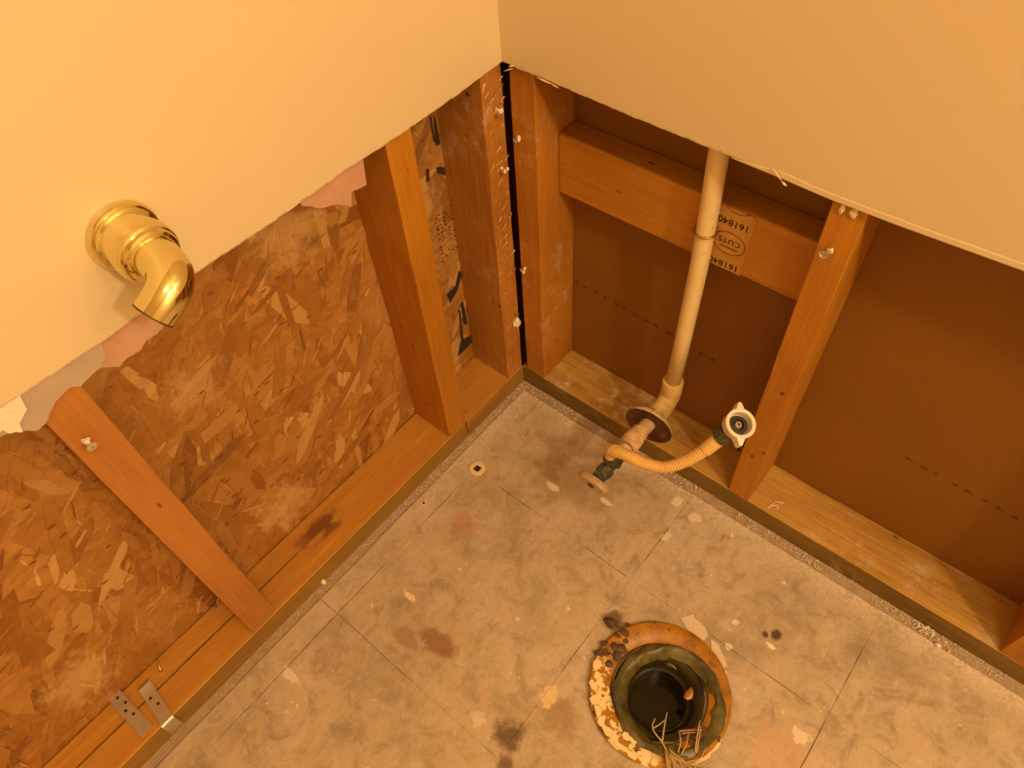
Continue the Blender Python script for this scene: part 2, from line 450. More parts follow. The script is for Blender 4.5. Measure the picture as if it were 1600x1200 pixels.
def lathe(name, prof, org, axis, mat, parent=None, sides=40, smooth=True, rel=True, jitter=0, sx=1, sy=1, cap=True):
    """prof: list of (distance along axis, radius); org is a world point"""
    u, v, d = frame(axis); org = Vector(org)
    base = parent.location if (parent is not None and parent.parent is None) else Vector((0, 0, 0))
    V, F = [], []; n = len(prof)
    for i, (h, r) in enumerate(prof):
        for s in range(sides):
            a = 2*math.pi*s/sides
            rr = r*(1+jitter*noise.noise(Vector((math.cos(a)*3, math.sin(a)*3, i*.7))))
            V.append(org + d*h + u*math.cos(a)*rr*sx + v*math.sin(a)*rr*sy - base)
    for i in range(n-1):
        for s in range(sides):
            t = (s+1) % sides
            F.append((i*sides+s, i*sides+t, (i+1)*sides+t, (i+1)*sides+s))
    if cap and prof[0][1] > 1e-6: F.append(tuple(range(sides))[::-1])
    if cap and prof[-1][1] > 1e-6: F.append(tuple((n-1)*sides+s for s in range(sides)))
    o = obj(name, V, F, mat, parent, smooth=smooth)
    if smooth:
        for f in o.data.polygons:
            if len(f.vertices) > 4: f.use_smooth = False
        try:
            bm = bmesh.new(); bm.from_mesh(o.data)
            for e in bm.edges:
                if len(e.link_faces) == 2 and e.calc_face_angle(0) > .6: e.smooth = False
            bm.to_mesh(o.data); bm.free()
        except Exception: pass
    return o

def catmull(pts, per=6):
    P_ = [Vector(q) for q in pts]; P_ = [P_[0]*2-P_[1]] + P_ + [P_[-1]*2-P_[-2]]
    out = []
    for i in range(1, len(P_)-2):
        a, b, c, d = P_[i-1:i+3]
        for j in range(per):
            t = j/per
            out.append(.5*((2*b)+(c-a)*t+(2*a-5*b+4*c-d)*t*t+(3*b-a-3*c+d)*t**3))
    out.append(P_[-2]); return out

def lump(name, loc, size, mat, parent=None, seed=0, sub=2, flat=1):
    bm = bmesh.new(); bmesh.ops.create_icosphere(bm, subdivisions=sub, radius=1)
    for v in bm.verts:
        k_ = 1+.45*noise.noise(v.co*1.7+Vector((seed*3.1, seed, 0)))+.2*noise.noise(v.co*4+Vector((seed, 0, seed*2.3)))
        v.co = Vector((v.co.x*size[0], v.co.y*size[1], v.co.z*size[2]))*k_
    zmin = min(v.co.z for v in bm.verts)
    me = bpy.data.meshes.new(name); bm.to_mesh(me); bm.free(); me.materials.append(MAT[mat])
    o = bpy.data.objects.new(name, me); C.objects.link(o)
    o.location = Vector(loc) - (parent.location if parent is not None else Vector((0, 0, 0)))
    if parent is not None: o.parent = parent
    return o

def sheet(name, poly, plane, v0, thick, mat, parent=None):
    """thin piece with outline poly lying at coordinate v0 of axis plane (0=x,1=y,2=z)"""
    base = parent.location if parent is not None else Vector((0, 0, 0))
    def mk(a, b, t):
        q = [a, b]; q.insert(plane, v0+t); return Vector(q)-base
    n = len(poly)
    V = [mk(a, b, 0) for a, b in poly]+[mk(a, b, thick) for a, b in poly]
    F = [tuple(range(n)), tuple(range(n, 2*n))[::-1]]+[(i, (i+1) % n, n+(i+1) % n, n+i) for i in range(n)]
    return obj(name, V, F, mat, parent)

# ------------------------------------------------------------------ floor: slab with drain hole, tiles
FC = Vector((.4674, -.2956, 0))
def plate_hole(x0, x1, y0, y1, z0, z1, r, n=48):
    V, F = [], []
    cx, cy = FC.x, FC.y
    for z in (z0, z1):
        for i in range(n):
            a = 2*math.pi*(i+.5)/n; c, s = math.cos(a), math.sin(a)
            V.append((cx+r*c, cy+r*s, z))
        for i in range(n):
            a = 2*math.pi*(i+.5)/n; c, s = math.cos(a), math.sin(a)
            k_ = min((x1-cx)/c if c > 1e-9 else 9e9, (x0-cx)/c if c < -1e-9 else 9e9,
                     (y1-cy)/s if s > 1e-9 else 9e9, (y0-cy)/s if s < -1e-9 else 9e9)
            V.append((cx+c*k_, cy+s*k_, z))
    # snap nearest outer points to the corners
    for z in (0, 1):
        for X in (x0, x1):
            for Y in (y0, y1):
                j = min(range(n), key=lambda q: (V[z*2*n+n+q][0]-X)**2+(V[z*2*n+n+q][1]-Y)**2)
                V[z*2*n+n+j] = (X, Y, (z0, z1)[z])
    for i in range(n):
        j = (i+1) % n
        F.append((i, j, n+j, n+i)); F.append((2*n+i, 2*n+j, 3*n+j, 3*n+i))
        F.append((i, j, 2*n+j, 2*n+i)); F.append((n+i, n+j, 3*n+j, 3*n+i))
    return V, F
V, F = plate_hole(-.35, RX+.1, RY-.1, .35, -.15, -.003, .06)
floor = tag(obj('floor', V, F, 'slab'), 'bare concrete floor slab covered with stained square tiles', kind='structure')

xs = [.010, .0465, .3500, .6520, .9570, 1.262, 1.567]; ys = [-.0120, -.1870, -.4910, -.7960, -1.101, -1.406]
for i in range(len(xs)-1):
    for j in range(len(ys)-1):
        dz = random.uniform(-.0003, 0)
        x0, x1, y1, y0 = xs[i], xs[i+1], ys[j], ys[j+1]
        def gap(x, y, side):
            # joints open up here and there, elsewhere the tiles butt together
            nn = noise.noise(Vector((x*11+side*5, y*11, side)))+.5*noise.noise(Vector((x*60, y*60, side*3)))
            return .00012+min(.0009, max(0, nn-.02)*.0022)
        def edge_(a, b, nrm, side, n=24):
            out = []
            for q in range(n):
                pt = Vector(a).lerp(Vector(b), q/n); w_ = gap(pt.x, pt.y, side)
                out.append((pt.x+nrm[0]*w_, pt.y+nrm[1]*w_))
            return out
        poly = edge_((x0, y0), (x1, y0), (0, 1), 1)+edge_((x1, y0), (x1, y1), (-1, 0), 2)+edge_((x1, y1), (x0, y1), (0, -1), 3)+edge_((x0, y1), (x0, y0), (1, 0), 4)
        if x0 < FC.x < x1 and y0 < FC.y < y1:
            V, F = plate_hole(x0+.0002, x1-.0002, y0+.0002, y1-.0002, -.003, dz, .075)
        else:
            n = len(poly)
            V = [(a, b, -.003) for a, b in poly]+[(a, b, dz) for a, b in poly]
            F = [tuple(range(n)), tuple(range(n, 2*n))[::-1]]+[(q, (q+1) % n, n+(q+1) % n, n+q) for q in range(n)]
        obj('tile', V, F, 'tile', floor)

# ------------------------------------------------------------------ painted drywall, cut off ragged above the floor
def interp(tab, x):
    for (a, b), (c, d) in zip(tab, tab[1:]):
        if a <= x <= c: return b+(d-b)*(x-a)/(c-a)
    return tab[0][1] if x < tab[0][0] else tab[-1][1]
def drywall(name, axis, tab, length, label):
    n = 420; V, F, fm = [], [], []
    for i in range(n+1):
        s = (i/n)**1.35*length
        z = interp(tab, s)+.0011*noise.noise(Vector((s*60, axis*9, 0)))+.0007*noise.noise(Vector((s*240, 3+axis, 0)))
        a = -s if axis == 1 else s          # left wall runs to -y, right wall to +x
        for off, zz in ((0, z), (0, z+.0022), (0, RZ), (1, z+.0012*noise.noise(Vector((s*150, 7, 1)))), (1, RZ)):
            t = (T-.0002)*off
            rim = .0006 if zz == z and off == 0 else 0
            V.append((-t-rim, a, zz) if axis == 1 else (a, t+rim, zz))
    m = 5
    for i in range(n):
        b, c = i*m, (i+1)*m
        F += [(b, c, c+1, b+1), (b+1, c+1, c+2, b+2), (b, b+3, c+3, c), (b+3, b+4, c+4, c+3)]
        fm += [1, 0, 1, 1]
    o = obj(name, V, F, None, mats=['paint', 'gypsum'], fmat=fm)
    bm = bmesh.new(); bm.from_mesh(o.data); bmesh.ops.recalc_face_normals(bm, faces=bm.faces); bm.to_mesh(o.data); bm.free()
    return tag(o, label, kind='structure')
tabL = [(0, .5965), (.09, .594), (.18, .5945), (.24, .597), (.33, .5955), (.42, .598), (.515, .5945), (.6, .598), (1, .6), (2.4, .6)]
tabR = [(0, .597), (.06, .5955), (.18, .5915), (.26, .5905), (.34, .589), (.39, .587), (.45, .5875), (.5, .589), (.56, .591), (1, .592), (2.4, .592)]
wall_l = drywall('wall_left', 1, tabL, -RY, 'cream painted drywall cut off above the exposed strand board')
wall_r = drywall('wall_right', 0, tabR, RX, 'cream painted drywall cut off above the exposed pipe bay')
# unseen remainder of the small room
tag(box('wall_front', (0, RY-.02, -.003), (RX, RY, RZ), 'paint', bev=0), 'cream painted wall behind the viewer', kind='structure')
tag(box('wall_back', (RX, RY, -.003), (RX+.02, .0, RZ), 'paint', bev=0), 'cream painted wall opposite the strand board', kind='structure')
tag(box('ceiling', (-.3, RY-.02, RZ), (RX+.02, .3, RZ+.02), 'paint', bev=0), 'cream painted ceiling', kind='structure')

# torn lip on the right drywall: scored paper strip slightly proud of the face
V, F = [], []; n = 60
for i in range(n+1):
    s = .29+.62*i/n; z = interp(tabR, s)
    h = .0068+.0012*noise.noise(Vector((s*50, 2, 2))); e = .0007+.0004*noise.noise(Vector((s*70, 5, 2)))
    k_ = min(1, i/5)
    V += [(s, -.0002, z-.0008), (s, -.0002-e*k_, z+.0004), (s, -.0002-e*.8*k_, z+h*.75*k_), (s, -.0002, z+h*k_)]
for i in range(n):
    b, c = i*4, i*4+4
    F += [(b, c, c+1, b+1), (b+1, c+1, c+2, b+2), (b+2, c+2, c+3, b+3)]
obj('torn_edge', V, F, 'paint', wall_r)
# frayed paper slivers
for a, b, r in (((.333, -.002, .597), (.345, -.003, .5875), .0009), ((.345, -.003, .5875), (.350, -.002, .584), .0014),
             ((.052, -.002, .5965), (.072, -.003, .5958), .0012), ((.070, -.002, .596), (.082, -.002, .5935), .0008),
             ((.004, -.002, .588), (.018, -.003, .596), .0009), ((.012, -.002, .596), (.020, -.002, .600), .0012)):
    a, b = Vector(a), Vector(b)
    tube('paper_sliver', [a, (a+b)/2+Vector((0, -.001, .0006)), b], [r*.5, r, r*.4], 'fray', wall_r, 5, origin=(0, 0, 0))
# torn layers hanging from the left drywall
def torn(name, low, topz, x, mat, label):
    poly = []
    for (a, b), (c, d) in zip(low, low[1:]):
        for q in range(5):
            t = q/5; poly.append((a+(c-a)*t, b+(d-b)*t+random.uniform(-.0007, .0007)))
    poly.append(low[-1])
    poly += [(low[-1][0]+.004, topz), (low[0][0], topz)]
    o = sheet(name, poly, 0, x, -.0012, mat, wall_l); o['label'] = label; return o
torn('torn_paper', [(-.66, .580), (-.6231, .5774), (-.609, .5721), (-.6011, .5663), (-.5934, .5571), (-.5852, .5585), (-.5686, .5706), (-.5545, .5738), (-.547, .5685), (-.5261, .5722), (-.5165, .5806)], .600, -.0028, 'grey_paper', 'torn grey backing paper')
torn('torn_gypsum', [(-.66, .575), (-.6229, .5762), (-.6099, .5801), (-.6089, .5738), (-.6011, .5671), (-.5981, .5764), (-.5878, .5823)], .600, -.0006, 'plaster', 'broken white gypsum')
torn('torn_paper', [(-.5258, .5696), (-.5144, .5599), (-.5019, .5616), (-.492, .5607), (-.4828, .5658), (-.471, .5643), (-.4584, .5711)], .598, -.0050, 'pink_paper', 'pinkish torn paper')
torn('torn_paper', [(-.2959, .5889), (-.2781, .5732), (-.2579, .5653), (-.2419, .5514), (-.2372, .5663), (-.2164, .5628)], .598, -.0050, 'pink_paper', 'pinkish torn paper')

# ------------------------------------------------------------------ framing, left wall
tag(box('sheathing_panel', (XB-.012, RY, -.003), (XB, YB+.012, RZ), 'osb_base', bev=0), 'orange-brown strand board sheathing behind the left studs', 'panel')
osbo = bpy.data.objects['sheathing_panel']
tag(box('backing_panel', (XB, YB, -.003), (RX, YB+.012, RZ), 'kraft', bev=0), 'brown paper-faced board at the back of the pipe bay', 'panel')
back = bpy.data.objects['backing_panel']
tag(box('bottom_plate', (XB, -.1405, -.003), (XF+.0015, YF, P), 'plate_y', bev=.001, wob=.0006, seg=8, axis=1), 'short bottom plate piece in the corner below the two close studs', 'board')
# long left plate, split along the grain
V, F = [], []; n = 150; y0, y1 = RY, -.1425
for i in range(n+1):
    y = y1+(y0-y1)*(i/n)
    gw = max(0, min(1, (-.42-y)/.12))*(.0011+.0005*noise.noise(Vector((y*40, 1, 1))))
    cx = -.0505+.0010*noise.noise(Vector((y*9, 4, 2)))+.0005*noise.noise(Vector((y*60, 4, 2)))
    w1 = -abs(.0006*noise.noise(Vector((y*10, 8, 3))))
    for q in ((XF+w1, -.003), (XF+w1, P-.0015), (XF-.0015, P), (cx+gw+.0003, P), (cx, P-.011 if gw > .0002 else P-.0004), (cx-gw-.0003, P), (XB+.0022, P), (XB+.0022, -.003)):
        V.append((q[0], y, q[1]))
for i in range(n):
    for s in range(8):
        t = (s+1) % 8; F.append((i*8+s, i*8+t, (i+1)*8+t, (i+1)*8+s))
F += [tuple(range(8)), tuple(n*8+s for s in range(8))]
tag(obj('bottom_plate', V, F, 'plate_stained'), 'long bottom plate with a dark split, below the strand board', 'board')

def stud(lo, hi, mat, label, bev=.0015, wob=.0012):
    return tag(box('wall_stud', lo, hi, mat, bev=bev, wob=wob, seg=60, axis=2), label, 'stud', 'exposed wall studs')
s1 = stud((XB, -.0308, P), (XF, .0065, RZ), 'stud_torn', 'corner stud on the left wall, face smeared with torn plaster', .001, .0016)
s2 = stud((XB, -.1806, P), (XF, -.1426, RZ), 'stud_z', 'clean orange stud standing between corner stud and large strand board bay')
s3 = stud((XB, -.5860, P), (XF, -.5460, RZ), 'stud_red', 'reddish stud below the brass fitting, topped by torn grey paper')
sA = stud((.0035, YF, P), (.0415, YB, RZ), 'stud_dusty', 'corner stud on the right wall, beside the black gap')
sB = stud((.3925, YF, P), (.4265, YB, RZ), 'stud_z', 'stud right of the pipe with one screw near its top')
sC = stud((.7832, YF, P), (.8212, YB, RZ), 'stud_z', 'stud cut by the right edge of the photo')
tag(box('bottom_plate', (XF, YF, -.003), (RX, YB, P), 'plate_x', bev=.001, wob=.001, seg=90, axis=0), 'dusty bottom plate along the right wall under the pipe', 'board')
blk = tag(box('blocking_board', (.0415, YB-W, .4046), (.3925, YB, .4936), 'block_x', bev=.003, wob=.0006, seg=14, axis=0), 'horizontal blocking board behind the pipe, with a stamped number', 'board')

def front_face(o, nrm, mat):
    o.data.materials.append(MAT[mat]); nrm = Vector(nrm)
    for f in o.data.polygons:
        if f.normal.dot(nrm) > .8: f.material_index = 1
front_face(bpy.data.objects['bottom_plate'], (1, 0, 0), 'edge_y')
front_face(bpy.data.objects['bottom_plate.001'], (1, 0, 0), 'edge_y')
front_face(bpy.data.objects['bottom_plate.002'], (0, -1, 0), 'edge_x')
# nail holes and nails seen on the studs stay in the wood grain; scribed plate mark on the right plate
# ------------------------------------------------------------------ strands of the sheathing
shapes = []
for q in range(14):
    n = random.choice((4, 5, 6, 7)); pts = []
    if q % 3 == 0:
        pts = [(-.5, -.5+random.uniform(-.1, .2)), (-.1, -.5), (.5, -.5+random.uniform(-.1, .3)), (.47, .45), (.1, .5), (-.48, .5-random.uniform(0, .3))]
    else:
        pts = [(-.5, random.uniform(-.3, 0)), (-.3, -.45), (.25, -.5), (.5, random.uniform(-.2, .1)), (.32, .42), (-.2, .5)]
    shapes.append(pts)
def strand_mesh(q):
    pts = shapes[q]; n = len(pts)
    L_, H_ = 1, 1
    V = [(0, a, b) for a, b in pts]+[(1, a*.98, b*.94) for a, b in pts]
    F = [tuple(range(n))[::-1], tuple(range(n, 2*n))]+[(i, (i+1) % n, n+(i+1) % n, n+i) for i in range(n)]
    me = bpy.data.meshes.new('strand'); me.from_pydata(V, [], F)
    bm = bmesh.new(); bm.from_mesh(me); bmesh.ops.recalc_face_normals(bm, faces=bm.faces); bm.to_mesh(me); bm.free()
    me.materials.append(MAT['osb_strand']); return me
meshes = [strand_mesh(q) for q in range(14)]
cnt = 0
while cnt < 290:
    y = random.uniform(-.98, -.04); z = random.uniform(.045, .60)
    if not (-.54 < y < -.185 or y < -.59 or -.14 < y < -.035): continue
    if y < -.6 and random.random() < .25: continue
    o = bpy.data.objects.new('strand', random.choice(meshes)); C.objects.link(o); o.parent = osbo
    L_ = random.choice((random.uniform(.045, .08), random.uniform(.07, .14))); H_ = random.uniform(.009, .026)
    o.location = Vector((XB+random.uniform(-.0002, .0007), y, z))-osbo.location
    o.scale = (random.uniform(.0004, .0011), L_, H_)
    a = random.gauss(.85, .6)
    o.rotation_euler = (a, random.uniform(-.006, .006), random.uniform(-.008, .008))
    cnt += 1
V, F = [], []
for q in range(1500):
    y = random.uniform(-1.05, -.03); z = random.uniform(.04, .62)
    L_, H_ = random.uniform(.010, .046), random.uniform(.0010, .0048); a = random.gauss(.9, .55)
    b = len(V); x = XB+random.uniform(.0002, .0014)
    for (s, t) in ((-.5, -.3), (-.1, -.5), (.5, -.2), (.4, .4), (-.35, .5)):
        s *= L_; t *= H_
        V.append((x+s*random.uniform(-.02, .02), y+s*math.cos(a)-t*math.sin(a), z+s*math.sin(a)+t*math.cos(a)))
    for i in range(5): V.append((XB-.001, V[b+i][1], V[b+i][2]))
    F.append(tuple(range(b, b+5)))
    for i in range(5): F.append((b+i, b+(i+1) % 5, b+5+(i+1) % 5, b+5+i))
tag(obj('small_flakes', [Vector(v)-osbo.location for v in V], F, 'osb_small', osbo), kind='stuff')
# black mill marks on the strand board in the narrow bay
marks = [[(-.0441, .5207), (-.0418, .5194), (-.0414, .4832), (-.0441, .4847)], [(-.0371, .517), (-.0348, .5157), (-.0333, .4756), (-.0414, .4772)],
 [(-.0473, .4483), (-.0325, .4393), (-.0321, .4262), (-.0465, .4383)], [(-.0637, .4551), (-.0597, .4536), (-.0618, .4365), (-.0683, .4373)],
 [(-.0356, .2535), (-.0291, .2419), (-.0439, .2187), (-.0628, .2052), (-.0681, .2276), (-.0467, .2299)], [(-.0365, .1851), (-.0338, .1295), (-.0427, .1375), (-.0423, .1854)],
 [(-.0486, .1767), (-.0452, .1737), (-.0485, .102), (-.0543, .1074)], [(-.0529, .1061), (-.0285, .0965), (-.0296, .0789), (-.0679, .078)]]
for q in range(5):
    for z in [.375-.0075*i for i in range(12)]:
        if random.random() < .78:
            y = -.064+q*.0072+random.uniform(-.0012, .0012); z += random.uniform(-.0015, .0015); L_ = random.uniform(.0018, .0052); marks.append([(y, z), (y+L_, z-.001), (y+L_, z-.0026), (y, z-.0016)])
for m_ in marks[:8]:
    sheet('mill_mark', m_, 0, XB+.0017, .0002, 'ink', osbo)
V, F = [], []
for m_ in marks[8:]:
    b = len(V); V += [Vector((XB+.0018, y, z))-osbo.location for y, z in m_]; F.append((b, b+1, b+2, b+3))
tag(obj('mill_print', V, F, 'ink', osbo), kind='stuff')

# faint print on the backing board
def prints(x0, x1, z0, z1, n, seed):
    rd = random.Random(seed); V, F = [], []
    for i in range(n):
        x = x0+(x1-x0)*(i+rd.uniform(-.2, .2))/max(1, n-1); z = z0+(z1-z0)*i/max(1, n-1)
        k_ = rd.choice((5, 6, 7)); b = len(V); rr = rd.uniform(.0022, .0045)
        for q in range(k_):
            a = 2*math.pi*q/k_; r_ = rr*rd.uniform(.5, 1.2)
            V.append(Vector((x+r_*math.cos(a)*1.3, YB-.0003, z+r_*math.sin(a)))-back.location)
        F.append(tuple(range(b, b+k_)))
        if rd.random() < .4:
            b = len(V)
            V += [Vector((x+dx, YB-.0003, z+dz))-back.location for dx, dz in ((.003, .001), (.010, -.001), (.010, -.0022), (.003, -.0004))]
            F.append((b, b+1, b+2, b+3))
    obj('faint_print', V, F, 'kraft_ink', back)
prints(.574, .705, .2006, .196, 8, 3); prints(.05, .215, .209, .2025, 10, 4); prints(.270, .290, .196, .195, 2, 6)

# ------------------------------------------------------------------ stamp on the block (upside down)
lab = sheet('stamped_patch', [(.2690, .4048), (.3118, .4048), (.3140, .489), (.309, .4928), (.2690, .4928)], 1, YB-W-.0006, .0006, 'cream', blk)
MAT['stamp'] = plain('stamped_wood', (.54, .27, .055), .65, var=.12, scale=40)
lab.data.materials[0] = MAT['stamp']; lab['label'] = 'pale patch with upside-down stamped number'
def text(body, size, cx, cz, name, parent, space=1.0):
    cu = bpy.data.curves.new(name, 'FONT'); cu.body = body; cu.size = size; cu.align_x = 'CENTER'; cu.align_y = 'CENTER'
    cu.space_character = space; cu.extrude = .0001
    t = bpy.data.objects.new(name, cu); C.objects.link(t)
    dg = bpy.context.evaluated_depsgraph_get(); me = bpy.data.meshes.new_from_object(t.evaluated_get(dg))
    C.objects.unlink(t); bpy.data.objects.remove(t)
    # text x -> -X, text y -> -Z (turned upside down), facing the room (-Y)
    for v in me.vertices:
        x, y = v.co.x, v.co.y
        v.co = Vector((cx-x, YB-W-.0009, cz-y))-parent.location
    me.materials.clear(); me.materials.append(MAT['stampink'])
    o = bpy.data.objects.new(name, me); C.objects.link(o); o.parent = parent
    return o
MAT['stampink'] = plain('stamp_ink', (.16, .055, .018), .8)
t1 = text('161840', .0125, .2895, .4735, 'stamped_number', blk, 1.05)
t2 = text('161840', .0125, .2885, .4120, 'stamped_number', blk, 1.05)
t3 = text('CUTS', .0105, .2895, .4470, 'stamped_logo', blk, 1.1)
def ring_flat(name, cx, cz, a, b, wdt, a0=0, a1=2*math.pi, parent=None):
    n = 48; V, F = [], []
    for i in range(n+1):
        t = a0+(a1-a0)*i/n
        for k_ in (0, 1):
            V.append(Vector((cx+(a+k_*wdt)*math.cos(t), YB-W-.0009, cz+(b+k_*wdt)*math.sin(t)))-parent.location)
    for i in range(n): F.append((2*i, 2*i+1, 2*i+3, 2*i+2))
    return obj(name, V, F, 'stampink', parent)
ring_flat('stamped_oval', .2895, .4440, .0195, .0150, .0011, parent=blk)
ring_flat('stamped_oval', .2910, .5010, .0165, .0125, .0009, math.pi*1.15, math.pi*1.85, parent=blk)
V, F = [], []
for i in range(9):
    b = len(V); x = .2785+.0026*i
    V += [Vector((x+dx, YB-W-.0009, .4365+dz))-blk.location for dx, dz in ((0, 0), (.0019, 0), (.0019, .0024), (0, .0024))]; F.append((b, b+1, b+2, b+3))
obj('stamped_line', V, F, 'stampink', blk)

# ------------------------------------------------------------------ water pipe
PX, PY, PZ = .2600, .0365, .130
wp = tag(empty('water_pipe', (PX, PY, PZ)), 'yellowed plastic pipe dropping down the bay and turning out to the valve', 'pipe')
tube('riser', [(PX, PY, .158), (.2625, PY, .28), (.2640, PY, .40), (.2625, PY, .50), (.2605, PY, .57), (.2590, PY, .65), (.256, PY, 1.0), (.254, PY, 1.4)], .0112, 'cpvc', wp, 28)
lathe('socket', [(0, .0118), (0, .0152), (.022, .0155), (.024, .0148), (.024, .0113)], (PX, PY, .1485), (0, 0, 1), 'cpvc_dark', wp, 32)
el = [(PX, PY, .152), (PX, PY, .144)]+[(PX, PY-.018*(1-math.cos(a)), .144-.018*math.sin(a)) for a in [math.radians(q) for q in range(0, 91, 11)]]+[(PX, PY-.03, .126)]
el = [(PX, PY, .152)]+[(PX, PY-.020+.020*math.cos(a), .148-.020*math.sin(a)) for a in [math.radians(q) for q in range(0, 91, 10)]]+[(PX, PY-.036, .128)]
tube('elbow', el, .0150, 'cpvc_dark', wp, 28)
tube('stub_out', [(PX, PY-.030, .128), (.258, -.055, .129), (.257, -.058, .129)], .0112, 'crust', wp, 24)
lathe('coupling', [(0, .0112), (0, .0128), (.012, .0130), (.014, .0148), (.030, .0148), (.033, .0136), (.034, .0125), (.034, .009)], (.2575, -.040, .129), (-.01, -1, .005), 'crust', wp, 32, jitter=.04)
lathe('compression_sleeve', [(0, .009), (0, .0098), (.016, .0100), (.019, .0088), (.019, .006)], (.2568, -.076, .129), (-.01, -1, 0), 'crust', wp, 24, jitter=.06)

# escutcheon: rusty cup round the pipe, slightly tilted
es = tag(empty('escutcheon', (.2590, -.0185, .128)), 'rusty brown wall flange with chipped white rim, loose on the pipe', 'pipe flange')
ax = Vector((.10, -1, -.06))
lathe('flange_plate', [(.0, .0125), (.0005, .020), (.002, .030), (.0065, .0365), (.0045, .0352), (.003, .0300), (.0025, .0125)], (.2605, -.0185, .1275), ax, 'rust', es, 48, jitter=.03)
lathe('flange_rim', [(-.0045, .014), (-.0035, .026), (-.001, .0335), (.0055, .0372), (.0062, .0378), (.0035, .0375), (-.002, .0345), (-.006, .026), (-.0065, .014)], (.2605, -.0185, .1275), ax, 'rim', es, 48, jitter=.03)

# wire hook holding the pipe to the block
cl = tag(empty('pipe_hook', (.262, .03, .4565)), 'thin copper wire hook holding the pipe against the block', 'pipe hook')
pts = [(.2445, YB-W+.004, .4575)]+[(.2633-.0130*math.cos(a), PY-.0130*math.sin(a)*1.0, .4570+.0014*a/3.14) for a in [math.radians(q) for q in range(0, 181, 15)]]+[(.275, YB-W+.004, .4590)]
tube('wire', pts, .0013, 'wire', cl, 8)
lathe('nail_tip', [(0, .0024), (.003, .0022), (.003, 0)], (.2745, YB-W-.0015, .4588), (0, -1, 0), 'screw', cl, 10)

# shut-off valve
vv = tag(empty('shutoff_valve', (.2552, -.12, .130)), 'green corroded shut-off valve with a cloudy oval handle', 'valve')
lathe('body', [(0, .006), (0, .0105), (.006, .0115), (.010, .0115), (.012, .0100), (.026, .0098), (.029, .0125), (.038, .0125), (.040, .0105), (.044, .0098), (.044, .004)], (.2562, -.094, .130), (-.02, -1, 0), 'green', vv, 8, smooth=False, jitter=.08)
lathe('outlet', [(0, .0090), (.012, .0088), (.013, .0108), (.026, .0106), (.028, .008)], (.2556, -.115, .133), (.05, -.06, 1), 'green', vv, 6, smooth=False, jitter=.05)
lathe('packing_nut', [(0, .0065), (0, .0105), (.007, .0105), (.008, .0065)], (.2545, -.137, .130), (-.02, -1, 0), 'green', vv, 6, smooth=False)
lathe('side_boss', [(0, .0055), (.011, .0052), (.0125, .0035)], (.2560, -.108, .130), (1, .1, -.1), 'green', vv, 8, smooth=False)
hd = lathe('handle', [(0, .010), (.0008, .0175), (.003, .0190), (.0085, .0190), (.011, .0165), (.0118, .0055), (.0095, .0045), (.0095, 0)], (.2536, -.1462, .1300), (-.02, -1, .02), 'handle', vv, 40, sx=1.28, sy=.56)
lathe('handle_screw', [(0, .0048), (.0018, .0046), (.0022, .0)], (.2530, -.1565, .1302), (-.02, -1, .02), 'dark', hd, 12)

bpy.data.objects['handle_screw'].data.transform(Matrix.Translation(-vv.location))

# braided hose with white coupling nut
hp = [(.2562, -.1172, .160), (.2580, -.1195, .174), (.2640, -.1235, .1880), (.2760, -.1245, .1955), (.2880, -.1205, .1925), (.3034, -.1105, .1791), (.3282, -.0960, .1735), (.3480, -.0775, .1855), (.3640, -.0600, .2085), (.3735, -.0470, .2270)]
cp = catmull(hp, 12)
hs = tag(empty('supply_hose', (.2562, -.1172, .158)), 'tan braided supply hose curling from the valve up to a white nut', 'hose')
# helical braid: ribs as real ripple along the hose
fine = []
for i in range(len(cp)-1):
    for q in range(3): fine.append(cp[i].lerp(cp[i+1], q/3))
fine.append(cp[-1])
V, F = tube_geo(fine, [.0080+(.0006 if i % 4 < 2 else -.0005) for i in range(len(fine))], 18)
obj('braid', [v-hs.location for v in V], F, 'hose', hs, smooth=False)
d_end = (cp[-1]-cp[-4]).normalized()
e0 = cp[-1]
lathe('ferrule', [(-.026, .0083), (-.026, .0094), (-.002, .0098), (.001, .0088)], e0, d_end, 'hose', hs, 28)
nd = Vector((.306, -.165, .831)).normalized()
n0 = Vector((.3865, -.0350, .2540))-nd*.008
lathe('collar', [(0, .0095), (.001, .0118), (.016, .0125), (.017, .009)], e0-d_end*.002, (n0+nd*.003-e0), 'green', hs, 10, smooth=False)
nut = lathe('coupling_nut', [(0, .009), (0, .0172), (.002, .0182), (.015, .0190), (.0185, .0194), (.0190, .0187), (.0185, .0148), (.006, .0140), (.005, .008), (.005, .0)], n0, nd, 'nut', hs, 44)
lathe('washer', [(.0054, .0128), (.0095, .0122), (.0098, .0075), (.0060, .0070), (.0060, 0)], n0, nd, 'dark', nut, 24).location = -hs.location*0
bpy.data.objects['washer'].data.transform(Matrix.Translation(-hs.location))
lathe('gasket_tip', [(.0062, .0048), (.0115, .0040), (.0118, .0024), (.0075, .0020), (.0075, 0)], n0, nd, 'handle', nut, 16)
bpy.data.objects['gasket_tip'].data.transform(Matrix.Translation(-hs.location))
uu, vv2, _ = frame(nd)
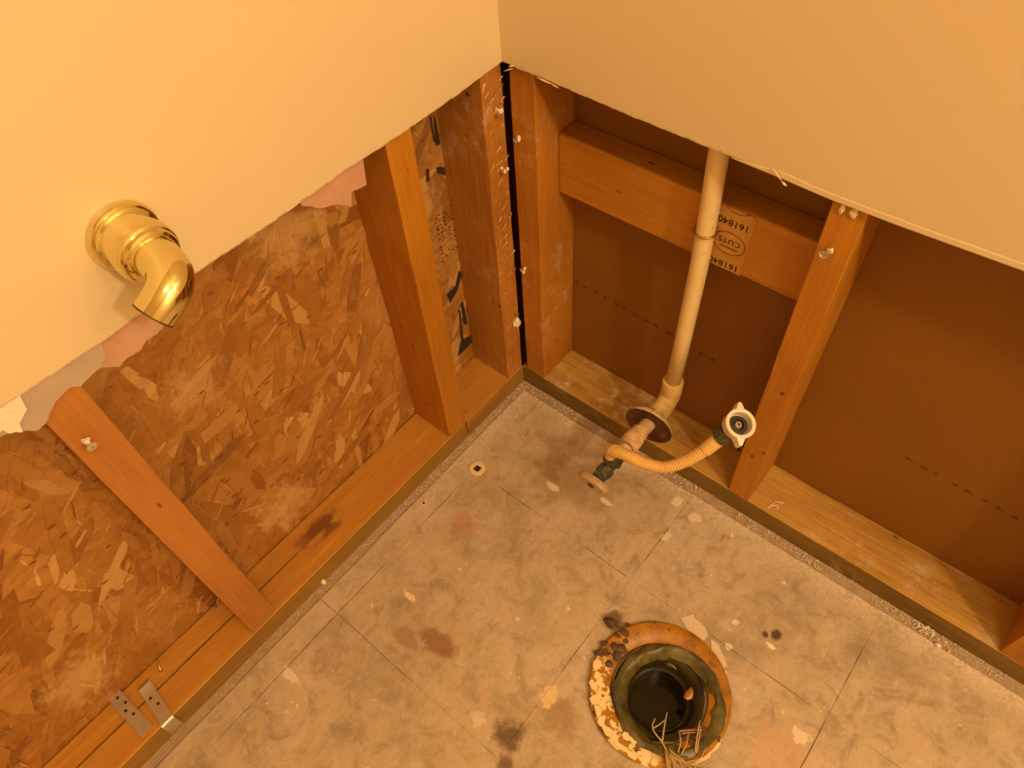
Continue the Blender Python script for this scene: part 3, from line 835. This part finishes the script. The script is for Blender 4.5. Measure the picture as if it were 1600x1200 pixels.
# two wings across the nut, roughly along the image up-left / down-right
wv_ = Vector((-.42, .70, .58)); wdir = (wv_ - nd*wv_.dot(nd)).normalized()
tdir = nd.cross(wdir)
for s in (1, -1):
    cen = n0+nd*.010
    V = []
    for hh in (-.0085, .0085):
        for rr, tt in ((.0165, -.0062), (.0278, -.0020), (.0278, .0016), (.0165, .0062)):
            V.append(cen+wdir*s*rr+tdir*tt*s+nd*(hh*(.8 if rr > .02 else 1))-hs.location)
    F = [(0, 1, 2, 3), (7, 6, 5, 4)]+[(i, (i+1) % 4, 4+(i+1) % 4, 4+i) for i in range(4)]
    obj('wing', V, F, 'nut', nut)

# ------------------------------------------------------------------ brass fitting on the left wall
BR = Vector((0, -.454, .667))
bf = tag(empty('brass_fitting', BR), 'polished brass wall fitting with a bent spout on the cream wall', 'fitting')
lathe('base_flange', [(0, .0285), (.001, .0292), (.004, .0292), (.0065, .0275), (.0072, .0255)], BR, (1, 0, 0), 'brass', bf, 64)
lathe('bell', [(.006, .0252), (.0085, .0262), (.0105, .0258), (.0120, .0240), (.016, .0238), (.024, .0248), (.030, .0255), (.0335, .0250), (.0355, .0240)], BR, (1, 0, 0), 'brass', bf, 64)
lathe('collar', [(.0340, .0240), (.0365, .0246), (.0385, .0238), (.0392, .0222), (.0410, .0226), (.0430, .0214), (.0440, .0190), (.0460, .0186)], BR, (1, 0, 0), 'brass', bf, 64)
sp = catmull([(.043, -.454, .667), (.055, -.4545, .667), (.066, -.4570, .666), (.0745, -.4640, .6635), (.0775, -.4740, .6590), (.0775, -.4855, .6530)], 8)
rads = [.0178-.0022*(i/(len(sp)-1)) for i in range(len(sp))]
sp_o = tube('spout', sp, rads, 'brass', bf, 40, cap=False)
dd = (sp[-1]-sp[-2]).normalized()
lathe('spout_mouth', [(-.001, rads[-1]), (.0008, rads[-1]*1.01), (.0010, rads[-1]*.9), (-.008, rads[-1]*.86), (-.010, 0)], sp[-1], dd, 'brass_in', bf, 40)

# ------------------------------------------------------------------ drywall screws
def screw(loc, axis, label, proud=.008, r=.0042, plaster=True, seed=0, poff=(0, 0, 0)):
    e = tag(empty('drywall_screw', loc), label, 'screw', 'drywall screws left in the studs')
    lathe('screw_head', [(-.004, .0018), (proud*.45, .0020), (proud, r), (proud+.0006, r), (proud+.0004, r*.72), (proud-.0022, r*.5), (proud-.0022, 0)], loc, axis, 'screw', e, 18)
    if plaster:
        for q in range(3):
            rd = random.Random(seed*7+q)
            off = Vector(poff)*(.6+.4*q)+Vector([rd.uniform(-.0015, .0015) for _ in range(3)])
            lump('plaster_crumb', Vector(loc)+Vector(axis).normalized()*(.002+.002*q)+off, (.0026, .0026, .0032), 'plaster', e, seed+q, 1)
    return e
LX, LY = (1, 0, 0), (0, -1, 0)
screw((XF, -.5725, .5125), LX, 'bright screw with plaster crumb on the reddish stud below brass fitting', .009, .0048, True, 1, (.001, .000, .0045))
screw((XF, -.0095, .536), LX, 'uppermost plaster-caked screw on the smeared left corner stud', .006, .004, True, 2, (.001, .002, .003))
screw((XF, -.0095, .4545), LX, 'lower plaster-caked screw on the smeared left corner stud', .006, .004, True, 3, (.001, .002, .001))
screw((.0145, YF, .5015), LY, 'upper screw on the right corner stud beside the black gap', .007, .0042, True, 4, (.004, -.001, .003))
screw((.0115, YF, .2805), LY, 'lower screw on the right corner stud beside the black gap', .006, .0042, True, 5, (.003, -.001, .001))
screw((.4035, YF, .5268), LY, 'bright screw near the top of the stud right of the pipe', .009, .0048, True, 6, (.004, -.001, .004))

# nails left in the framing
def nail(a, b, label):
    a, b = Vector(a), Vector(b); e = tag(empty('nail', a), label, 'nail')
    tube('shank', [a, a.lerp(b, .5), b], .0009, 'screw', e, 8)
    lathe('nail_head', [(0, .0009), (.0002, .0026), (.0011, .0026), (.0012, 0)], b, b-a, 'screw', e, 12)
nail((-.079, -.5862, .052), (-.080, -.5960, .0405), 'bent nail at the foot of the reddish stud, on the strand board side')
nail((-.0834, -.6906, .043), (-.0653, -.6978, .0392), 'nail lying on the split plate just above the metal straps')
for a, b in (((.4548, .0136), (.4574, .0304)), ((.4574, .0304), (.4693, .0355)), ((.4560, .0200), (.4640, .0270)), ((.4640, .0270), (.4663, .0200))):
    pl = bpy.data.objects['bottom_plate.002']
    tube('chalk_mark', [Vector((*a, P+.0003))-pl.location, (Vector((*a, P+.0006))+Vector((*b, P+.0006)))/2-pl.location, Vector((*b, P+.0003))-pl.location], .0008, 'plaster', pl, 5, origin=(0, 0, 0))

# ------------------------------------------------------------------ plaster crumbs
def chunk(loc, size, label, seed, mat='plaster', cat='plaster lump'):
    o = lump('plaster_chunk', loc, size, mat, None, seed, 2); return tag(o, label, cat)
chunk((XF+.002, -.0020, .1585), (.006, .007, .010), 'white plaster lump stuck low on the left corner stud by the gap', 1)
HEAP = True
chunk((-.004, -.4712, .004), (.004, .004, .004), 'white plaster crumb at the left plate beside reddish stud', 3)
chunk((.4030, YF-.001, .5775), (.003, .002, .006), 'white plaster fleck under the drywall edge, left of two on the stud', 4)
chunk((.4140, YF-.001, .5775), (.004, .002, .006), 'white plaster fleck under the drywall edge, right of two on the stud', 5)
chunk((.727, -.012, .002), (.004, .003, .003), 'small white crumb just right of the plaster heap by the right plate', 6)
chunk((.553, -.150, .0008), (.008, .003, .0012), 'forked white plaster flake on the floor right of the drain', 9)
V, F = [], []
rd = random.Random(11)
def crumb(x, y, z, r):
    b = len(V)
    for dx, dy, dz in ((1, 0, .2), (-.3, .9, .1), (-.5, -.8, .2), (.1, .1, 1.1), (0, 0, -.3)):
        V.append((x+r*dx*rd.uniform(.6, 1.2), y+r*dy*rd.uniform(.6, 1.2), max(z-.0002, z+r*dz*rd.uniform(.5, 1))))
    F.extend([(b, b+1, b+3), (b+1, b+2, b+3), (b+2, b, b+3), (b, b+4, b+1), (b+1, b+4, b+2), (b+2, b+4, b)])
for q in range(1500):
    x = rd.uniform(0, 1.1)*(1 if rd.random() < .5 else .85)+.0; c_ = noise.noise(Vector((x*14, 2, 0)))
    if c_ < -.15 and rd.random() < .7: continue
    crumb(x, YF-.0015-abs(rd.gauss(0, .010)), 0, rd.uniform(.0004, .0016)*(1+max(0, c_)*1.2))
for q in range(1300):
    y = -abs(rd.gauss(0, .32))
    crumb(XF+.002+abs(rd.gauss(0, .010)), y, -.002, rd.uniform(.0004, .0015))
for q in range(330):
    cx_, cy_ = rd.uniform(.03, .95), rd.uniform(-.75, -.02)
    if (cx_-FC.x)**2+(cy_-FC.y)**2 < .097**2: continue
    crumb(cx_, cy_, 0, rd.uniform(.0004, .0012)*(2.2 if rd.random() < .06 else 1))
obj_crumbs = (V, F)
V, F = [], []
for q in range(70):
    crumb(.7045+rd.gauss(0, .0065), YF-.008+rd.gauss(0, .0032), rd.uniform(0, .003), rd.uniform(.0010, .0028))
tag(obj('plaster_heap', V, F, 'plaster'), 'crumbly white plaster heap against the right plate near the photo edge', 'plaster lump')
V, F = obj_crumbs
tag(obj('plaster_crumbs', V, F, 'plaster'), 'fine white plaster crumbs scattered along both walls and the floor', 'plaster dust', kind='stuff')
# gypsum shreds left on the face of the left corner stud
V, F = [], []
for q in range(95):
    z = rd.uniform(.12, .585); y = rd.uniform(-.028, .004); L_ = rd.uniform(.003, .013); a = rd.uniform(.3, 1.3)
    b = len(V)
    for s, t, x in ((-.5, -.2, .0001), (.5, -.15, .0016), (.4, .25, .002), (-.4, .2, .0004)):
        V.append(Vector((XF+x*rd.uniform(.3, 1.2), y+L_*(s*math.cos(a)-t*math.sin(a)*.6), z+L_*(s*math.sin(a)+t*math.cos(a)*.6)))-s1.location)
    F.append((b, b+1, b+2, b+3))
tag(obj('gypsum_shreds', V, F, 'shred', s1), kind='stuff')

# ------------------------------------------------------------------ cream plug and small ring on the floor
pg = tag(empty('floor_plug', (.050, -.1834, 0)), 'round cream plug with a square hole lying on the floor tile', 'plug')
lathe('disc', [(0, .0128), (.002, .0132), (.0032, .0126), (.0034, .0068), (.0012, .0062), (.0012, 0)], (.050, -.1834, 0), (0, 0, 1), 'cream', pg, 36)
V = [(-.0045, -.0045, .0012), (.0045, -.0045, .0012), (.0045, .0045, .0012), (-.0045, .0045, .0012),
     (-.0045, -.0045, .0024), (.0045, -.0045, .0024), (.0045, .0045, .0024), (-.0045, .0045, .0024),
     (-.003, -.003, .0024), (.003, -.003, .0024), (.003, .003, .0024), (-.003, .003, .0024),
     (-.003, -.003, .0014), (.003, -.003, .0014), (.003, .003, .0014), (-.003, .003, .0014)]
F = [(i, (i+1) % 4, 4+(i+1) % 4, 4+i) for i in range(4)]+[(4+i, 4+(i+1) % 4, 8+(i+1) % 4, 8+i) for i in range(4)]+[(8+i, 8+(i+1) % 4, 12+(i+1) % 4, 12+i) for i in range(4)]+[(12, 13, 14, 15), (3, 2, 1, 0)]
obj('square_socket', V, F, 'dark', pg)
rg = lathe('small_washer', [(0, .0022), (0, .0040), (.0012, .0040), (.0012, .0022), (0, .0022)], (.0227, -.2827, 0), (0, 0, 1), 'cream', None, 20)
tag(rg, 'tiny cream ring on the floor below the long left plate', 'washer')

# ------------------------------------------------------------------ galvanised straps over the left plate
def strap(name, path, y, wd, skew, label, holes):
    """path: (x, z) polyline of a bent metal strip; wd its width in y"""
    th = .0011; e = tag(empty('metal_strap', (path[0][0], y, P)), label, 'strap', 'galvanised plate straps')
    # round the bends
    pts = [Vector((a, 0, b)) for a, b in path]; rp = [pts[0]]
    for i in range(1, len(pts)-1):
        a, b, c = pts[i-1], pts[i], pts[i+1]
        p0, p1 = b+(a-b).normalized()*.004, b+(c-b).normalized()*.004
        for t in (0, .25, .5, .75, 1): rp.append((1-t)**2*p0+2*t*(1-t)*b+t*t*p1)
    rp.append(pts[-1])
    V, F = [], []; x0 = rp[0].x
    for i, q in enumerate(rp):
        d = (rp[min(i+1, len(rp)-1)]-rp[max(i-1, 0)]).normalized(); nrm = Vector((-d.z, 0, d.x))
        if nrm.z < 0 and abs(d.z) < .5: nrm = -nrm
        sk = (q.x-x0)*skew
        for s in (-.5, .5):
            for t in (0, th): V.append(Vector((q.x, y+sk+s*wd, q.z))+nrm*t-e.location)
    n = len(rp)
    for i in range(n-1):
        b, c = i*4, i*4+4
        F += [(b, c, c+2, b+2), (b+1, b+3, c+3, c+1), (b, b+1, c+1, c), (b+2, c+2, c+3, b+3)]
    F += [(0, 2, 3, 1), (4*n-4, 4*n-3, 4*n-1, 4*n-2)]
    obj('strip', V, F, 'steel', e)
    for hx, hy in holes:
        z = P+.0004+(hx-x0)*((rp[min(3, len(rp)-1)].z-rp[0].z)/(rp[min(3, len(rp)-1)].x-x0) if path[0][1] != path[1][1] else 0)
        zz = P+.0004+th if path[0][1] < P+.001 else interp([(a, b) for a, b in path], hx)+th
        lathe('hole', [(0, .0022), (.00025, .0021), (.00025, 0)], (hx, y+(hx-x0)*skew+hy, zz-.0001), (0, 0, 1), 'dark', e, 10)
strap('a', [(-.0935, P+.006), (-.060, P+.0035), (-.016, P+.0002)], -.7545, .0175, .02, 'flat galvanised strap with nail holes lying across the split plate', [(-.080, .001), (-.067, .004), (-.058, -.002), (-.047, .002)])
strap('b', [(-.0640, P+.0075), (-.052, P+.0045), (XF+.0030, P+.0012), (XF+.0042, .010)], -.7215, .0175, -.13, 'galvanised strap bent down over the front of the split plate', [(-.045, -.002), (-.032, .002)])

# ------------------------------------------------------------------ drain flange in the floor
fl = tag(empty('closet_flange', FC), 'rusty toilet drain flange with dark wax ring in the floor', 'drain flange')
lathe('flange_ring', [(-.02, .060), (-.001, .0745), (.0002, .0905), (.0015, .0930), (.0070, .0930), (.0092, .0905), (.0095, .0800), (.0070, .0700), (.0030, .0640), (-.02, .0605)], FC, (0, 0, 1), 'flange', fl, 96, jitter=.012, cap=False)
lathe('wax_ring', [(.0050, .0725), (.0090, .0715), (.0115, .0675), (.0112, .0630), (.0085, .0590), (.0055, .0560), (.0020, .0540), (-.006, .0545)], FC+Vector((.0150, -.0015, 0)), (0, 0, 1), 'wax', fl, 96, jitter=.08, cap=False)
lathe('inner_wax', [(.0030, .0560), (.0058, .0540), (.0030, .0480), (-.006, .0430), (-.016, .0400), (-.024, .0390)], FC+Vector((.004, -.002, 0)), (0, 0, 1), 'wax_dark', fl, 72, jitter=.06, cap=False)
lathe('drain_bore', [(-.014, .0430), (-.013, .0400), (-.015, .0372), (-.024, .0362), (-.08, .0360), (-.11, .0360), (-.11, .0)], FC+Vector((.003, -.003, 0)), (0, 0, 1), 'drain', fl, 64, cap=False)
wt = lathe('water', [(0, .0359), (.0004, .0359), (.0004, 0)], FC+Vector((.003, -.003, -.050)), (0, 0, 1), 'water', fl, 64)
# chips of rust and peeling paint round the near and left rim
def chip(ang, r, w_, h_, z, mat, seed, name):
    rd_ = random.Random(seed); n = 7; c_ = FC+Vector((r*math.cos(ang), r*math.sin(ang), z))
    V = []
    rad = Vector((math.cos(ang), math.sin(ang), 0)); tan = Vector((-rad.y, rad.x, 0))
    for zz in (0, .0012):
        rd2 = random.Random(seed)
        for q in range(n):
            a = 2*math.pi*q/n; k_ = rd2.uniform(.6, 1.15)
            V.append(c_+tan*math.cos(a)*w_*k_+rad*math.sin(a)*h_*k_+Vector((0, 0, zz+rd2.uniform(0, .0008)))-fl.location)
    F = [tuple(range(n))[::-1], tuple(range(n, 2*n))]+[(i, (i+1) % n, n+(i+1) % n, n+i) for i in range(n)]
    obj(name, V, F, mat, fl)
# image left is roughly (-x,-y): 219 deg; image bottom is (+x,-y): 307 deg
for i, (deg, r, w_, h_) in enumerate([(196, .087, .011, .007), (205, .083, .008, .005), (213, .089, .008, .004), (226, .087, .012, .007), (236, .086, .010, .006), (244, .088, .009, .005),
        (252, .088, .012, .0055), (250, .076, .010, .004), (262, .087, .010, .005), (270, .088, .013, .005), (268, .073, .009, .0055), (279, .088, .012, .005), (275, .073, .008, .005), (218, .079, .006, .004), (285, .082, .006, .003)]):
    chip(math.radians(deg), r, w_*.8, h_, .0090, 'flake', i, 'paint_flake')
for i, (deg, r, w_, h_) in enumerate([(12, .088, .016, .009), (356, .090, .014, .007), (345, .089, .012, .008), (330, .090, .008, .006)]):
    chip(math.radians(deg-18), r, w_, h_, .0070, 'flake', 60+i, 'paint_flake')
for deg, r, s in [(172, .080, .0085), (182, .084, .0075), (163, .088, .006), (190, .074, .0065), (160, .078, .0055), (355, .072, .008), (345, .080, .007), (2, .080, .006), (150, .093, .005), (168, .072, .009), (178, .070, .008), (156, .086, .008), (186, .090, .007), (176, .091, .006), (350, .066, .009), (338, .072, .007), (358, .088, .006)]:
    a = math.radians(deg); lump('corrosion', FC+Vector((r*math.cos(a), r*math.sin(a), .0075)), (s, s*.8, s*.45), 'soil', fl, deg, 2)
a = math.radians(60)
lump('bowl_wax', FC+Vector((.033, .028, -.008)), (.006, .011, .004), 'flange', fl, 5, 2)
lump('bowl_wax', FC+Vector((-.010, .043, -.006)), (.012, .004, .004), 'wax', fl, 6, 2)
# caulk scraps stuck to the tile on the far side
for i, poly in enumerate([[(.437, -.192), (.449, -.176), (.452, -.180), (.470, -.182), (.480, -.190), (.478, -.203), (.460, -.204)], [(.485, -.192), (.497, -.192), (.521, -.210), (.517, -.217), (.495, -.207)]]):
    o = sheet('caulk_scrap', poly, 2, .0001, .0010, 'caulk', None)
    tag(o, ('pale caulk scrap behind the drain flange, on the side toward the valve', 'narrow caulk scrap beside the drain flange, on the side toward the right plate')[i], 'caulk scrap')
chunk((.364, -.258, .002), (.010, .007, .004), 'dark crumbly lump on the floor at the upper left of the drain flange', 21, 'soil', 'debris')

# straw tuft lying in the drain
st = tag(empty('straw_tuft', FC+Vector((.062, -.050, .008))), 'tuft of dry straw and twigs lying over the drain edge', 'straw')
rd = random.Random(5)
root = FC+Vector((.048, -.058, .0115))
def straw(pts, r, m_='straw'):
    r *= 1.35
    cp_ = catmull(pts, 4); tube('stalk', cp_, [r*(1-.5*i/len(cp_)) for i in range(len(cp_))], m_, st, 6)
straw([root, root+Vector((-.012, .006, .002)), root+Vector((-.030, .012, .002)), root+Vector((-.034, .024, .003))], .0011)
straw([root+Vector((-.012, .006, .002)), root+Vector((-.020, .024, .004)), root+Vector((-.026, .040, .003))], .0010)
straw([root+Vector((-.030, .012, .002)), root+Vector((-.026, .020, .005)), root+Vector((-.023, .030, .004))], .0009)
straw([root+Vector((-.003, .030, .000)), root+Vector((.010, .042, .002)), root+Vector((.020, .050, .001))], .0011, 'twig')
straw([root+Vector((.002, .030, .001)), root+Vector((.009, .037, .003)), root+Vector((.015, .042, .002))], .0010, 'twig')
straw([root+Vector((.026, .022, .002)), root+Vector((.018, .040, .006)), root+Vector((.012, .056, .008))], .0010)
straw([root+Vector((.028, .022, .002)), root+Vector((.022, .038, .005)), root+Vector((.016, .052, .006))], .0008)
straw([root+Vector((.010, .008, .002)), root+Vector((.006, .020, .004)), root+Vector((-.002, .030, .005))], .0009)
straw([root+Vector((.014, .010, .002)), root+Vector((.013, .022, .004)), root+Vector((.009, .034, .005))], .0009)
straw([root+Vector((.022, .004, .002)), root+Vector((.034, .018, .006)), root+Vector((.034, .034, .006))], .0008)
for q in range(26):
    a = rd.uniform(-1.10, .15); L_ = rd.uniform(.030, .075); s0 = root+Vector((rd.uniform(-.004, .010), rd.uniform(-.004, .004), rd.uniform(0, .003)))
    e_ = Vector((math.cos(a)*L_, math.sin(a)*L_, rd.uniform(-.002, .006)))
    straw([s0, s0+e_*.4+Vector((rd.uniform(-.004, .004), rd.uniform(-.004, .004), .003)), s0+e_], rd.uniform(.0006, .0011))
for q in range(7):
    s0 = root+Vector((.036+rd.uniform(-.008, .01), .004+rd.uniform(-.008, .006), .003)); a = rd.uniform(-.2, 1.2); L_ = rd.uniform(.014, .03)
    straw([s0, s0+Vector((math.cos(a)*L_*.5, math.sin(a)*L_*.5, .004)), s0+Vector((math.cos(a)*L_, math.sin(a)*L_, .001))], .0006)
